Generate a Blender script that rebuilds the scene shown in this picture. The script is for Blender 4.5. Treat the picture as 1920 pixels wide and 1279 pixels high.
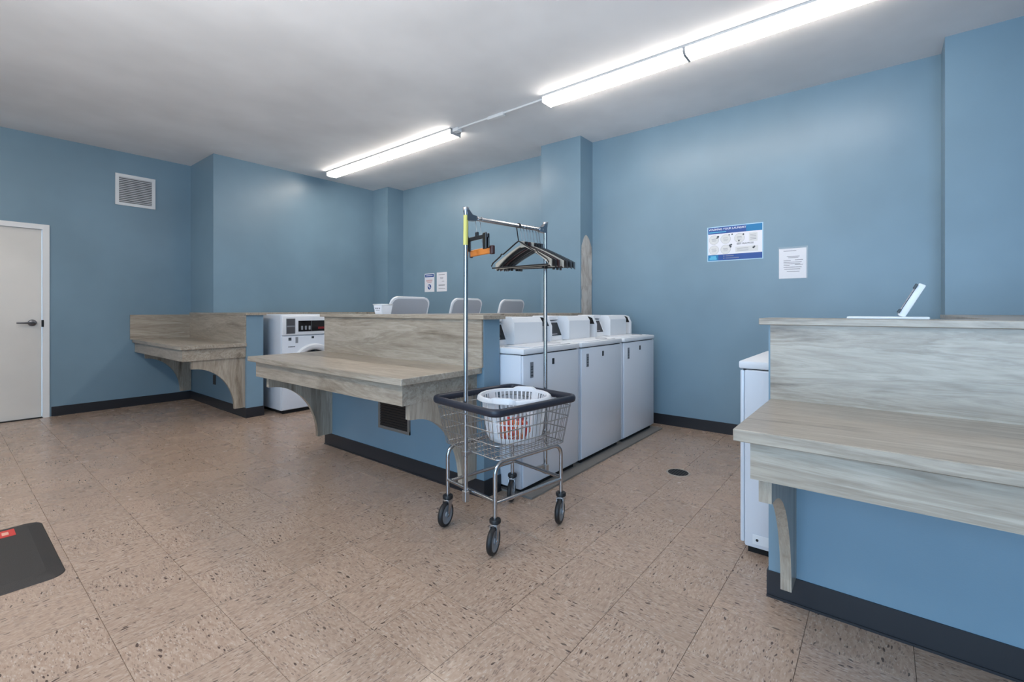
import bpy, bmesh, math, random
from mathutils import Vector, Matrix
random.seed(7)
PI = math.pi
C = bpy.context.scene.collection
for o in list(bpy.data.objects): bpy.data.objects.remove(o)

# ------------------------------------------------------------ camera
H = 1.17
AZ = math.radians(38.65)                       # viewing direction, from +X towards +Y
cam_d = bpy.data.cameras.new('camera'); cam = bpy.data.objects.new('camera', cam_d); C.objects.link(cam)
cam.location = (0, 0, H); cam.rotation_euler = (PI/2, 0, AZ - PI/2)
cam_d.sensor_width = 36; cam_d.lens = 866.0/1920*36; cam_d.shift_y = -58.5/1920; cam_d.clip_start = .05
bpy.context.scene.camera = cam

# ------------------------------------------------------------ world, light, exposure
sc = bpy.context.scene
sc.view_settings.view_transform = 'Standard'; sc.view_settings.look = 'None'
sc.view_settings.gamma = 1; sc.view_settings.use_curve_mapping = False
sc.view_settings.exposure = 0.0
w = bpy.data.worlds.new('world'); sc.world = w; w.use_nodes = True
bg = w.node_tree.nodes['Background']; bg.inputs[0].default_value = (.47, .72, 1.0, 1); bg.inputs[1].default_value = 7.5
TUBE = 21.0          # emission strength of the fluorescent diffusers
def portal(loc, rot, sx, sy):
    l = bpy.data.lights.new('window_portal', 'AREA'); l.shape = 'RECTANGLE'; l.size = sx; l.size_y = sy
    l.cycles.is_portal = True
    o = bpy.data.objects.new('window_portal', l); C.objects.link(o); o.location = loc; o.rotation_euler = rot
# added fill light aimed up to brighten the ceiling; no real lamp here
fl_ = bpy.data.lights.new('ceiling_fill', 'AREA'); fl_.shape = 'DISK'; fl_.size = .9; fl_.energy = 125; fl_.color = (1, .975, .94)
fo = bpy.data.objects.new('ceiling_fill', fl_); C.objects.link(fo); fo.location = (-.6, 1.5, .9); fo.rotation_euler = (PI, 0, 0)
portal((-2.62, -.6, 1.45), (0, -PI/2, 0), 2.3, 3.9)

ZC = 3.065; XR = 4.655; YB = 7.11; XL = -2.6; YF = -3.6

# ------------------------------------------------------------ helpers
class MB:
    def __init__(s): s.v = []; s.f = []; s.sm = False
    def add(s, vs, fs):
        n = len(s.v); s.v += [tuple(a) for a in vs]; s.f += [tuple(i+n for i in f) for f in fs]
    def box(s, x0, x1, y0, y1, z0, z1):
        vs = [(x, y, z) for z in (z0, z1) for y in (y0, y1) for x in (x0, x1)]
        s.add(vs, [(0,2,3,1),(4,5,7,6),(0,1,5,4),(2,6,7,3),(0,4,6,2),(1,3,7,5)]); return s
    def rbox(s, x0, x1, y0, y1, z0, z1, r=.01, seg=2):
        bm = bmesh.new(); bmesh.ops.create_cube(bm, size=1)
        for v in bm.verts: v.co = Vector(((x0+x1)/2+v.co.x*(x1-x0), (y0+y1)/2+v.co.y*(y1-y0), (z0+z1)/2+v.co.z*(z1-z0)))
        bmesh.ops.bevel(bm, geom=list(bm.edges), offset=r, segments=seg, affect='EDGES', profile=.5)
        bm.verts.index_update(); s.add([v.co[:] for v in bm.verts], [[v.index for v in f.verts] for f in bm.faces]); bm.free(); return s
    def tube(s, pts, r, n=8, closed=False, flat=1.0):
        P = [Vector(p) for p in pts]; m = len(P); rings = []
        up = None
        for i in range(m):
            a = P[(i-1) % m] if (closed or i > 0) else P[i]; b = P[(i+1) % m] if (closed or i < m-1) else P[i]
            t = (b-a).normalized()
            if up is None:
                up = Vector((0,0,1)) if abs(t.z) < .9 else Vector((1,0,0))
            n1 = (up - t*up.dot(t)).normalized(); n2 = t.cross(n1); up = n1
            rr = r[i] if isinstance(r, (list, tuple)) else r
            rings.append([P[i]+n1*rr*math.cos(2*PI*k/n)+n2*rr*flat*math.sin(2*PI*k/n) for k in range(n)])
        vs = [q for rg in rings for q in rg]; fs = []
        for i in range(m if closed else m-1):
            j = (i+1) % m
            for k in range(n): fs.append((i*n+k, i*n+(k+1) % n, j*n+(k+1) % n, j*n+k))
        if not closed: fs += [tuple(range(n))[::-1], tuple(range((m-1)*n, m*n))]
        s.add(vs, fs); return s
    def lathe(s, prof, c=(0,0,0), axis='z', n=32, closed=False):
        vs = []
        for r, h in prof:
            for k in range(n):
                a = 2*PI*k/n; x, y = r*math.cos(a), r*math.sin(a)
                p = {'z':(x,y,h), 'y':(x,h,y), 'x':(h,x,y)}[axis]
                vs.append((p[0]+c[0], p[1]+c[1], p[2]+c[2]))
        m = len(prof); fs = []
        for i in range(m if closed else m-1):
            j = (i+1) % m
            for k in range(n): fs.append((i*n+k, i*n+(k+1) % n, j*n+(k+1) % n, j*n+k))
        if not closed: fs += [tuple(range(n))[::-1], tuple(range((m-1)*n, m*n))]
        s.add(vs, fs); return s
    def prism(s, poly, a0, a1, axis):
        # poly: 2-D points; axis: the extrusion axis; others in order (x,y,z minus axis)
        def mk(p, a): return {'x':(a,p[0],p[1]), 'y':(p[0],a,p[1]), 'z':(p[0],p[1],a)}[axis]
        n = len(poly); vs = [mk(p, a0) for p in poly]+[mk(p, a1) for p in poly]
        s.add(vs, [tuple(range(n))[::-1], tuple(range(n, 2*n))]+[(i, (i+1) % n, n+(i+1) % n, n+i) for i in range(n)]); return s
    def xf(s, M):
        s.v = [tuple(M @ Vector(p)) for p in s.v]; return s

def rootloc(p):
    while p is not None and p.parent is not None: p = p.parent
    return p.location if p is not None else Vector((0,0,0))
def obj(name, mb, m, parent=None, smooth=None, label=None, kind=None):
    me = bpy.data.meshes.new(name); L = rootloc(parent)
    me.from_pydata([(a-L[0], b-L[1], c-L[2]) for a, b, c in mb.v], [], mb.f)
    bm = bmesh.new(); bm.from_mesh(me); bmesh.ops.recalc_face_normals(bm, faces=bm.faces); bm.to_mesh(me); bm.free()
    me.materials.append(m)
    if smooth is not None:
        for p in me.polygons: p.use_smooth = True
        try: me.set_sharp_from_angle(angle=math.radians(smooth))
        except Exception: pass
    o = bpy.data.objects.new(name, me); C.objects.link(o); o.parent = parent
    if label: o['label'] = label
    if kind: o['kind'] = kind
    return o
def struct(name, mb, m, smooth=None): return obj(name, mb, m, None, smooth, kind='structure')
def thing(name, label, cat, loc=(0,0,0), rz=0, group=None):
    o = bpy.data.objects.new(name, None); C.objects.link(o); o.location = loc; o.rotation_euler = (0,0,rz); o.empty_display_size = .1
    o['label'] = label; o['category'] = cat
    if group: o['group'] = group
    return o
def tag(o, label, cat, group=None):
    o['label'] = label; o['category'] = cat
    if group: o['group'] = group
    return o
def recentre(o):
    me = o.data; n = len(me.vertices); z = min(v.co.z for v in me.vertices)
    c = Vector((sum(v.co.x for v in me.vertices)/n, sum(v.co.y for v in me.vertices)/n, z))
    me.transform(Matrix.Translation(-c)); o.location = c; return o
def dup(root, loc, rz, label):
    r = root.copy(); C.objects.link(r); r.location = loc; r.rotation_euler = (0,0,rz); r['label'] = label
    for ch in list(root.children):
        c = ch.copy(); C.objects.link(c); c.parent = r
        for g in list(ch.children):
            d = g.copy(); C.objects.link(d); d.parent = c
    return r

# ------------------------------------------------------------ materials
def srgb(r, g, b):
    f = lambda c: c/12.92 if c <= .04045 else ((c+.055)/1.055)**2.4
    return (f(r/255), f(g/255), f(b/255), 1)
def mat(name, col, rough=.5, metal=0, spec=.5, coat=0, emit=None, es=0):
    m = bpy.data.materials.new(name); m.use_nodes = True; b = m.node_tree.nodes['Principled BSDF']
    b.inputs['Base Color'].default_value = col; b.inputs['Roughness'].default_value = rough
    b.inputs['Metallic'].default_value = metal; b.inputs['Specular IOR Level'].default_value = spec
    b.inputs['Coat Weight'].default_value = coat
    if emit: b.inputs['Emission Color'].default_value = emit; b.inputs['Emission Strength'].default_value = es
    return m
class NT:
    def __init__(s, m): s.t = m.node_tree; s.b = s.t.nodes['Principled BSDF']
    def n(s, typ, **kw):
        x = s.t.nodes.new(typ)
        for k, v in kw.items():
            if k.startswith('i_'): x.inputs[k[2:].replace('_', ' ')].default_value = v
            else: setattr(x, k, v)
        return x
    def l(s, a, b): s.t.links.new(a, b)
    def ramp(s, src, stops, interp='LINEAR'):
        r = s.n('ShaderNodeValToRGB'); r.color_ramp.interpolation = interp; e = r.color_ramp.elements
        e[0].position, e[0].color = stops[0]; e[1].position, e[1].color = stops[-1]
        for p, c in stops[1:-1]: q = e.new(p); q.color = c
        s.l(src, r.inputs[0]); return r.outputs[0]
    def mix(s, fac, a, b, blend='MIX'):
        x = s.n('ShaderNodeMix', data_type='RGBA', blend_type=blend)
        for i, q in ((0, fac), (6, a), (7, b)):
            if hasattr(q, 'links'): s.l(q, x.inputs[i])
            else: x.inputs[i].default_value = q
        return x.outputs[2]
    def coords(s, scale, src='Object', rot=(0,0,0)):
        tc = s.n('ShaderNodeTexCoord'); mp = s.n('ShaderNodeMapping'); mp.inputs['Scale'].default_value = scale; mp.inputs['Rotation'].default_value = rot
        s.l(tc.outputs[src], mp.inputs[0]); return mp.outputs[0]
    def bump(s, h, strength, dist=.01):
        b = s.n('ShaderNodeBump'); b.inputs['Strength'].default_value = strength; b.inputs['Distance'].default_value = dist
        s.l(h, b.inputs['Height']); s.l(b.outputs[0], s.b.inputs['Normal'])
def noise(nt, vec, scale, detail=2, rough=.5, dist=0):
    x = nt.n('ShaderNodeTexNoise'); x.inputs['Scale'].default_value = scale; x.inputs['Detail'].default_value = detail
    x.inputs['Roughness'].default_value = rough; x.inputs['Distortion'].default_value = dist; nt.l(vec, x.inputs['Vector']); return x.outputs[0]

def paint(name, col, rough=.34, bump=.10):
    m = mat(name, col, rough, spec=.5); t = NT(m); v = t.coords((1,1,1))
    nz = noise(t, v, 1.3, 3)
    d = tuple(c*.93 for c in col[:3])+(1,); l = tuple(min(1, c*1.05) for c in col[:3])+(1,)
    t.l(t.ramp(nz, [(.35, d), (.65, l)]), t.b.inputs['Base Color'])
    t.bump(noise(t, v, 220, 2), bump, .002); return m
BLUE = paint('blue_wall_paint', srgb(122, 149, 166))
def pier_mat():
    m = paint('blue_pier_paint_worn', srgb(122, 149, 166)); t = NT(m); src = t.b.inputs['Base Color'].links[0].from_socket
    tc = t.n('ShaderNodeTexCoord'); sep = t.n('ShaderNodeSeparateXYZ'); t.l(tc.outputs['Object'], sep.inputs[0])
    nz = noise(t, tc.outputs['Object'], 6, 4)
    # bare plaster strip up the side facing the aisle, below about 1.98 m
    def mth(op, a, b=0.0):
        x = t.n('ShaderNodeMath', operation=op)
        for i, q in enumerate((a, b)):
            if hasattr(q, 'links'): t.l(q, x.inputs[i])
            else: x.inputs[i].default_value = q
        return x.outputs[0]
    edge = mth('ADD', mth('MULTIPLY', nz, .10), -.05)
    xx = mth('ABSOLUTE', mth('ADD', sep.outputs[0], -(4.385+.135)))
    top = mth('SUBTRACT', 1.99, mth('MULTIPLY', mth('MULTIPLY', xx, xx), 9.0))
    c1 = mth('LESS_THAN', mth('ADD', sep.outputs[2], edge), top)
    c2 = mth('LESS_THAN', mth('ADD', xx, mth('MULTIPLY', edge, .4)), .115)
    c3 = mth('LESS_THAN', sep.outputs[1], 2.575)
    f = mth('MULTIPLY', mth('MULTIPLY', c1, c2), c3)
    pl = t.ramp(noise(t, t.coords((3,3,1.2)), 5, 6, .6, .6), [(.3, srgb(165,150,138)), (.5, srgb(202,192,182)), (.7, srgb(218,211,203))])
    t.l(t.mix(f, src, pl), t.b.inputs['Base Color']); return m
PIER = pier_mat()
CEIL = paint('ceiling_paint', srgb(226, 227, 230), .8, .2)
WHITE_P = paint('white_door_paint', srgb(222, 219, 214), .4, .05)
TRIM = mat('white_trim_paint', srgb(228, 229, 230), .4)
RUB = mat('black_rubber_base', srgb(38, 39, 44), .38)
SUB = mat('tile_joint_adhesive', srgb(132, 115, 102), .7)

def laminate(name, axis, warm=1.0, dark=1.0):
    m = mat(name, (.3,.27,.24,1), .30, spec=.5); t = NT(m)
    sc_ = {'X': (.75, 8, 8), 'Y': (8, .75, 8), 'Z': (8, 8, .75)}[axis]
    v = t.coords(sc_); v2 = t.coords(tuple(a*3.2 for a in sc_))
    a = noise(t, v, 1.2, 7, .66, .7); b = noise(t, v2, 2.2, 5, .6, .6)
    g = lambda r, gg, bb: srgb(*(min(255, c*dark) for c in (r, gg*(2-warm)/1, bb*(2-warm)*(2-warm))))
    c1 = t.ramp(a, [(.30, srgb(116,102,89)), (.385, srgb(158,146,131)), (.46, srgb(185,173,158)), (.52, srgb(168,156,141)), (.58, srgb(193,183,169)), (.66, srgb(177,165,150)), (.76, srgb(214,206,194))])
    c2 = t.ramp(b, [(.32, srgb(184,176,168)), (.5, srgb(222,219,215)), (.68, srgb(240,239,238))])
    t.l(t.mix(.55, c1, c2, 'MULTIPLY'), t.b.inputs['Base Color'])
    t.bump(b, .03, .001); return m
LAM = {k: laminate('driftwood_laminate_'+k.lower(), k) for k in 'XYZ'}
LAM_CAP = LAM['Y']

def enamel(name, col, rough=.28): return mat(name, col, rough, spec=.5, coat=.2)
ENAM = enamel('white_enamel', srgb(214, 219, 228))
PLAST_W = mat('white_plastic', srgb(226, 228, 232), .4)
PLAST_G = mat('grey_plastic', srgb(140, 144, 150), .5)
BLACK = mat('black_plastic', srgb(22, 23, 26), .35)
GLOSSK = mat('black_glass', srgb(12, 12, 15), .08)
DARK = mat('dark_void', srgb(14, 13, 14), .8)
CHROME = mat('chrome', srgb(180, 182, 186), .24, 1)
ZINC = mat('zinc_wire', srgb(176, 178, 180), .36, 1)
STEELD = mat('brushed_dark_steel', srgb(120, 120, 124), .35, 1)
RUBT = mat('tyre_rubber', srgb(28, 28, 30), .5)
VINYL = mat('navy_vinyl_bumper', srgb(38, 42, 54), .42)
CONCR = mat('grey_concrete', srgb(120, 116, 112), .8)
VENTF = mat('taupe_metal', srgb(128, 118, 110), .45)
VENTD = mat('brown_slats', srgb(62, 50, 44), .5)
PAPER = mat('paper', srgb(232, 232, 238), .6)
BLUEP = mat('print_blue', srgb(38, 80, 150), .5); BLUEL = mat('print_cyan', srgb(90, 180, 215), .5); BLUET = mat('print_teal_blue', srgb(20, 120, 175), .5)
GREYP = mat('print_grey', srgb(150, 150, 158), .6); DARKP = mat('print_dark', srgb(70, 78, 84), .6); PALEP = mat('print_pale_grey', srgb(218, 218, 218), .6); PINKP = mat('print_pink', srgb(205, 160, 165), .6)
YEL = mat('yellow_tape', srgb(186, 184, 104), .6)
WOODO = mat('varnished_orange_wood', srgb(198, 120, 52), .35)
BEIGE = mat('beige_plastic', srgb(176, 170, 158), .5)
BROWN = mat('dark_brown_plastic', srgb(58, 36, 36), .4)
RED = mat('red_plastic', srgb(200, 52, 44), .4)
def film():
    m = mat('clear_plastic_sleeve', (1,1,1,1), .12); m.node_tree.nodes['Principled BSDF'].inputs['Alpha'].default_value = .16; return m
FILM = film()
DIFF = mat('lit_diffuser', (1,1,1,1), .4, emit=(1, .905, .80, 1), es=TUBE)

def floor_mat():
    m = mat('vinyl_composition_tile', (.4,.35,.3,1), .26, spec=.5); t = NT(m)
    tc = t.n('ShaderNodeTexCoord'); oi = t.n('ShaderNodeObjectInfo')
    off = t.n('ShaderNodeVectorMath', operation='SCALE'); cmb = t.n('ShaderNodeCombineXYZ')
    t.l(oi.outputs['Random'], cmb.inputs[0]); t.l(oi.outputs['Random'], cmb.inputs[1]); t.l(cmb.outputs[0], off.inputs[0]); off.inputs['Scale'].default_value = 37.0
    ad = t.n('ShaderNodeVectorMath', operation='ADD'); t.l(tc.outputs['Object'], ad.inputs[0]); t.l(off.outputs[0], ad.inputs[1])
    def mp(s):
        x = t.n('ShaderNodeMapping'); x.inputs['Scale'].default_value = s; t.l(ad.outputs[0], x.inputs[0]); return x.outputs[0]
    base = t.ramp(noise(t, mp((30, 90, 1)), 1, 4, .6, .8), [(.30, srgb(155,130,112)), (.5, srgb(170,146,128)), (.7, srgb(184,162,144))])
    def chips(s, thr, keep, seed):
        wn = t.n('ShaderNodeTexNoise'); wn.inputs['Scale'].default_value = 14; t.l(ad.outputs[0], wn.inputs['Vector'])
        m2 = t.n('ShaderNodeVectorMath', operation='SCALE'); m2.inputs['Scale'].default_value = .03; t.l(wn.outputs['Color'], m2.inputs[0])
        a2 = t.n('ShaderNodeVectorMath', operation='ADD'); t.l(ad.outputs[0], a2.inputs[0]); t.l(m2.outputs[0], a2.inputs[1])
        x = t.n('ShaderNodeMapping'); x.inputs['Scale'].default_value = s; x.inputs['Location'].default_value = (seed, seed*2, 0); t.l(a2.outputs[0], x.inputs[0])
        vo = t.n('ShaderNodeTexVoronoi', voronoi_dimensions='2D'); vo.inputs['Scale'].default_value = 1; t.l(x.outputs[0], vo.inputs['Vector'])
        se = t.n('ShaderNodeSeparateColor'); t.l(vo.outputs['Color'], se.inputs[0])
        sz = t.n('ShaderNodeMath', operation='MULTIPLY'); t.l(se.outputs[1], sz.inputs[0]); sz.inputs[1].default_value = thr
        lt = t.n('ShaderNodeMath', operation='LESS_THAN'); t.l(vo.outputs['Distance'], lt.inputs[0]); t.l(sz.outputs[0], lt.inputs[1])
        kp = t.n('ShaderNodeMath', operation='LESS_THAN'); t.l(se.outputs[0], kp.inputs[0]); kp.inputs[1].default_value = keep
        an = t.n('ShaderNodeMath', operation='MULTIPLY'); t.l(lt.outputs[0], an.inputs[0]); t.l(kp.outputs[0], an.inputs[1]); return an.outputs[0]
    c = t.mix(chips((60, 190, 1), .5, .30, 3.1), base, srgb(184,165,149))
    c = t.mix(chips((46, 170, 1), .5, .36, 9.7), c, srgb(140,119,106))
    c = t.mix(chips((34, 110, 1), .42, .09, 5.3), c, srgb(92,76,67))
    # tile-to-tile tone
    hv = t.n('ShaderNodeHueSaturation'); mr = t.n('ShaderNodeMapRange'); t.l(oi.outputs['Random'], mr.inputs[0]); mr.inputs[3].default_value = .955; mr.inputs[4].default_value = 1.03
    t.l(mr.outputs[0], hv.inputs['Value']); t.l(c, hv.inputs['Color']); t.l(hv.outputs[0], t.b.inputs['Base Color'])
    t.bump(noise(t, mp((9, 9, 1)), 1, 2), .10, .004)
    t.l(t.ramp(noise(t, mp((3, 3, 1)), 1, 3), [(.3, (.2,.2,.2,1)), (.7, (.33,.33,.33,1))]), t.b.inputs['Roughness'])
    return m
FLOOR = floor_mat()

# ------------------------------------------------------------ room shell
fl = struct('floor', MB().box(XL-.2, XR+.2, YF-.2, YB+.2, -.12, -.003), SUB)
struct('ceiling', MB().box(XL-.2, XR+.2, YF-.2, YB+.2, ZC, ZC+.1), CEIL)
struct('wall_right', MB().box(XR, XR+.15, YF-.15, YB+.15, 0, ZC), BLUE)
struct('wall_front', MB().box(XL-.15, XR, YF-.15, YF, 0, ZC), BLUE)
# back wall with the door opening
DX0, DX1, DZ = -.19, .735, 2.045
wb = MB(); wb.box(XL, DX0, YB, YB+.15, 0, ZC); wb.box(DX1, 2.11, YB, YB+.15, 0, ZC); wb.box(DX0, DX1, YB, YB+.15, DZ, ZC)
struct('wall_back', wb, BLUE)
struct('wall_inner_back', MB().box(2.110, XR, 6.32, YB+.15, 0, ZC), BLUE)
struct('wall_corner_column', MB().box(4.36, XR, 5.94, 6.32, 0, ZC), BLUE)
struct('wall_pier', MB().box(4.385, XR, 2.555, 3.075, 0, ZC), PIER)
struct('wall_near_pier', MB().box(4.385, XR, -.88, -.345, 0, ZC), BLUE)
# left wall with the shop window
WY0, WY1, WZ0, WZ1 = -2.55, 1.35, .3, 2.6
wl = MB(); wl.box(XL-.15, XL, YF-.15, WY0, 0, ZC); wl.box(XL-.15, XL, WY1, YB+.15, 0, ZC); wl.box(XL-.15, XL, WY0, WY1, 0, WZ0); wl.box(XL-.15, XL, WY0, WY1, WZ1, ZC)
struct('wall_left', wl, BLUE)
wf = MB()
for y in (WY0, WY0+1.3, WY0+2.6, WY1): wf.box(XL-.1, XL-.04, y-.03, y+.03, WZ0, WZ1)
for z in (WZ0, WZ1): wf.box(XL-.1, XL-.04, WY0, WY1, z-.03, z+.03)
win = struct('window_1', wf, STEELD)

# floor tiles, laid on the joints measured in the photograph
T = .305; fx, fy = math.cos(AZ), math.sin(AZ)
def vis(x, y):
    d = x*fx+y*fy
    if d < .35: return None
    u = 960+866*(x*fy-y*fx)/d; v = 581+866*H/d
    return (d, u, v) if -130 < u < 2050 and v < 1400 else None
cells = []; rest = []
i0 = int((XL-.393)/T)-1; i1 = int((XR-.393)/T)+1; j0 = int((YF-.218)/T)-1; j1 = int((YB-.218)/T)+1
DRAIN = (3.337, 1.14)
for i in range(i0, i1):
    for j in range(j0, j1):
        x, y = .393+T*i, .218+T*j
        cx, cy = x+T/2, y+T/2
        if x < XL-.05 or x+T > XR+.2 or y < YF-.1 or y+T > YB+.2: rest.append((x, y)) if False else None; continue
        hid = (2.3 < cx and 1.8 < cy < 3.9) or (cx > 2.15 and cy > 5.4)
        q = None if hid else vis(cx, cy)
        if q: cells.append((q[0], x, y))
        else: rest.append((x, y))
cells.sort(); near = cells[:298]; rest += [(a, b) for _, a, b in cells[298:]]
g = .0004
def tile_mb(x, y, bev=.0007):
    a, b, c_, d = x+g, x+T-g, y+g, y+T-g
    m = MB(); m.add([(a,c_,-.003),(b,c_,-.003),(b,d,-.003),(a,d,-.003),(a+bev,c_+bev,0),(b-bev,c_+bev,0),(b-bev,d-bev,0),(a+bev,d-bev,0)],
                    [(4,5,6,7),(0,1,5,4),(1,2,6,5),(2,3,7,6),(3,0,4,7)]); return m
tm = tile_mb(-T/2, -T/2); me = bpy.data.meshes.new('floor_tile'); me.from_pydata(tm.v, [], tm.f); me.materials.append(FLOOR)
rt_ = random.Random(3)
for k, (_, x, y) in enumerate(near):
    o = bpy.data.objects.new('floor_tile', me); C.objects.link(o); o.parent = fl
    o.location = (x+T/2, y+T/2, 0)
    i = round((x-.393)/T); j = round((y-.218)/T)
    o.rotation_euler = (0, 0, (PI/2 if (i+j) % 2 else 0) + (PI if rt_.random() < .5 else 0))
far = MB()
for x, y in rest: m_ = tile_mb(x, y); far.add(m_.v, m_.f)
obj('floor_tile_field', far, FLOOR, fl, kind='stuff')

# baseboards
def baseb(name, x0, x1, y0, y1, h=.105): return struct(name, MB().box(x0, x1, y0, y1, 0, h), RUB)
baseb('baseboard_right', XR-.008, XR, -.345, 2.555)
bb = MB(); bb.box(.80, 2.105, YB-.008, YB, 0, .105); bb.box(XL, -.26, YB-.008, YB, 0, .105); struct('baseboard_back', bb, RUB)
# ------------------------------------------------------------ half-height partitions with laminate caps
PX0, PX1, PT = 2.135, 2.285, 1.11
CAPZ = 1.136
def partition(name, y0, y1, spine=None, PX0=PX0):
    mb = MB().box(PX0, PX1, y0, y1, 0, PT)
    if spine: mb.box(*spine, 0, PT)
    struct(name, mb, BLUE)
    b = MB(); e = .006; b.box(PX0-e, PX0, y0-e, y1+(e if y1 < 6 else 0), 0, .105); b.box(PX0, PX1+e, y0-e, y0, 0, .105)
    if y1 < 6: b.box(PX0, PX1+e, y1, y1+e, 0, .105)
    b.box(PX0-e-.006, PX0-e, y0-e-.006, y1+(e if y1 < 6 else 0), 0, .009); b.box(PX0-e, PX1+e, y0-e-.006, y0-e, 0, .009)
    struct('baseboard_'+name.split('_', 1)[1], b, RUB)
def cap(name, boxes):
    mb = MB()
    for b in boxes: mb.rbox(b[0], b[1], b[2], b[3], PT, CAPZ, .002, 1)
    struct(name, mb, LAM_CAP)
partition('wall_partition_left', 5.37, 6.3195, (PX1, XR, 6.0, 6.3195), 2.11)
struct('baseboard_inner_back', MB().box(2.104, 2.11, 6.3195, YB, 0, .105), RUB)
partition('wall_partition_center', 1.93, 3.79, (PX1, 4.385, 2.56, 3.08))
partition('wall_partition_right', -3.0, .361, (PX1, 4.385, -.88, -.345))
cap('trim_1', [(2.095, 2.31, 5.345, 7.11), (2.31, XR, 5.97, 6.32)])
cap('trim_2', [(2.095, 2.31, 1.90, 3.82), (2.31, 4.385, 2.53, 3.11)])
cap('trim_3', [(2.095, 2.31, -3.0, .39), (2.31, 4.385, -.90, -.32)])

# ------------------------------------------------------------ door
d = MB().rbox(DX0+.006, DX1-.008, YB+.012, YB+.055, .008, DZ-.005, .002, 1)
door = struct('door_1', d, WHITE_P)
fr = MB(); fr.box(DX1-.004, DX1+.05, YB-.014, YB+.07, 0, DZ+.05); fr.box(DX0-.05, DX0+.002, YB-.014, YB+.07, 0, DZ+.05); fr.box(DX0-.05, DX1+.05, YB-.0145, YB+.0705, DZ-.003, DZ+.05)
obj('door_frame', fr, TRIM, door)
obj('threshold', MB().box(DX0, DX1, YB-.02, YB+.06, 0, .006), DARK, door)
obj('strike_plate', MB().box(DX1-.012, DX1+.006, YB-.018, YB-.006, .985, 1.06), BLACK, door)
h = MB().lathe([(.0, -.0), (.033, -.0), (.035, .008), (.03, .02), (.014, .026), (.0, .026)], (0,0,0), 'y', 24)
h.xf(Matrix.Scale(-1, 4, (0,1,0))).xf(Matrix.Translation((.655, YB+.012, 1.03)))
hd = obj('door_handle', h, STEELD, door, 35)
lv = MB().tube([(.655, YB-.012, 1.03), (.655, YB-.045, 1.03), (.64, YB-.055, 1.03), (.60, YB-.056, 1.031), (.535, YB-.05, 1.032)], [.012, .012, .012, .010, .008], 10)
obj('lever', lv, STEELD, hd, 50)

# ------------------------------------------------------------ vents
def vent(name, label, face, a0, a1, z0, z1, fm, sm, fw, n, dark):
    # face 'y': on a wall facing -Y at y=pos ; face 'x': facing -X
    ax, pos = face
    t = thing(name, label, 'vent', ((a0+a1)/2, pos, z0) if ax == 'y' else (pos, (a0+a1)/2, z0))
    def bx(mb, u0, u1, d0, d1, w0, w1):
        return mb.box(u0, u1, pos-d1, pos-d0, w0, w1) if ax == 'y' else mb.box(pos-d1, pos-d0, u0, u1, w0, w1)
    f = MB(); bx(f, a0, a1, 0, .012, z0, z0+fw); bx(f, a0, a1, 0, .012, z1-fw, z1); bx(f, a0, a0+fw, 0, .0121, z0, z1); bx(f, a1-fw, a1, 0, .0121, z0, z1)
    obj('frame', f, fm, t)
    b = MB(); bx(b, a0+fw, a1-fw, -.0, .001, z0+fw, z1-fw); obj('backing', b, dark, t)
    hh = (z1-z0-2*fw)/n
    for k in range(n):
        z = z0+fw+hh*k; m = MB(); q = hh*.62
        vs = [(.002, z+hh), (.010, z+hh-q), (.0112, z+hh-q+.001), (.0035, z+hh+.0005)]
        if ax == 'y': m.prism([(pos-p[0], p[1]) for p in vs], a0+fw, a1-fw, 'x')
        else:
            m.prism([(pos-p[0], p[1]) for p in vs], a0+fw, a1-fw, 'y')
        obj('slat', m, sm, t)
    return t
vent('wall_vent', 'white louvred air vent high on the back wall above the door side', ('y', YB), 1.34, 1.728, 2.425, 2.80, TRIM, mat('vent_grey_white', srgb(205,206,208), .45), .035, 14, mat('vent_shadow_grey', srgb(90,92,95), .8))
vent('wall_vent', 'small dark brown louvred grille low under the middle folding counter', ('x', PX0), 2.64, 3.01, .27, .60, VENTF, VENTD, .022, 15, DARK)

# ------------------------------------------------------------ folding counters
CZ, CX = .81, 1.512
def bracket(par, y, px=PX0-.0008):
    P = [(px, CZ-.037), (px, .11)]
    P += [(2.005, .11)]
    for k in range(1, 17):
        a = PI/2*k/16; P.append((1.625+.38*math.cos(a), .11+.46*math.sin(a)))
    P += [(1.606, .572), (1.606, CZ-.037)]
    # order: start at wall top, down, along the arc, back to the top
    obj('bracket', MB().prism(P, y-.018, y+.018, 'y'), LAM['Z'], par)
def counter(name, label, y0, y1, bys, splash=None, apr=None):
    t = thing(name, label, 'counter', ((CX+PX0)/2, (y0+y1)/2, .1))
    obj('countertop', MB().rbox(CX, PX0-.001, y0, y1, CZ-.037, CZ, .0025, 1), LAM['Y'], t)
    a0, a1 = apr or (y0+.045, y1-.05)
    ap = MB().box(CX+.042, CX+.062, a0, a1, CZ-.155, CZ-.037); ap.box(CX+.062, PX0-.001, a0, a0+.02, CZ-.155, CZ-.037); ap.box(CX+.062, PX0-.001, a1-.02, a1, CZ-.155, CZ-.037)
    obj('apron', ap, LAM['Y'], t)
    s0, s1 = splash or (y0, y1)
    obj('backsplash', MB().box(PX0-.016, PX0-.001, s0, s1, CZ, PT-.001), LAM['Y'], t)
    for y in bys: bracket(t, y)
    return t
counter('folding_counter', 'wood-grain folding counter on the middle partition behind the wire cart', 1.945, 3.83, (2.01, 3.70), (1.935, 3.785))
counter('folding_counter', 'wood-grain folding counter nearest the camera, on the right partition', -2.6, .352, (.281, -1.2, -2.4), (-2.6, .352), (-2.6, .312))
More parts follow.
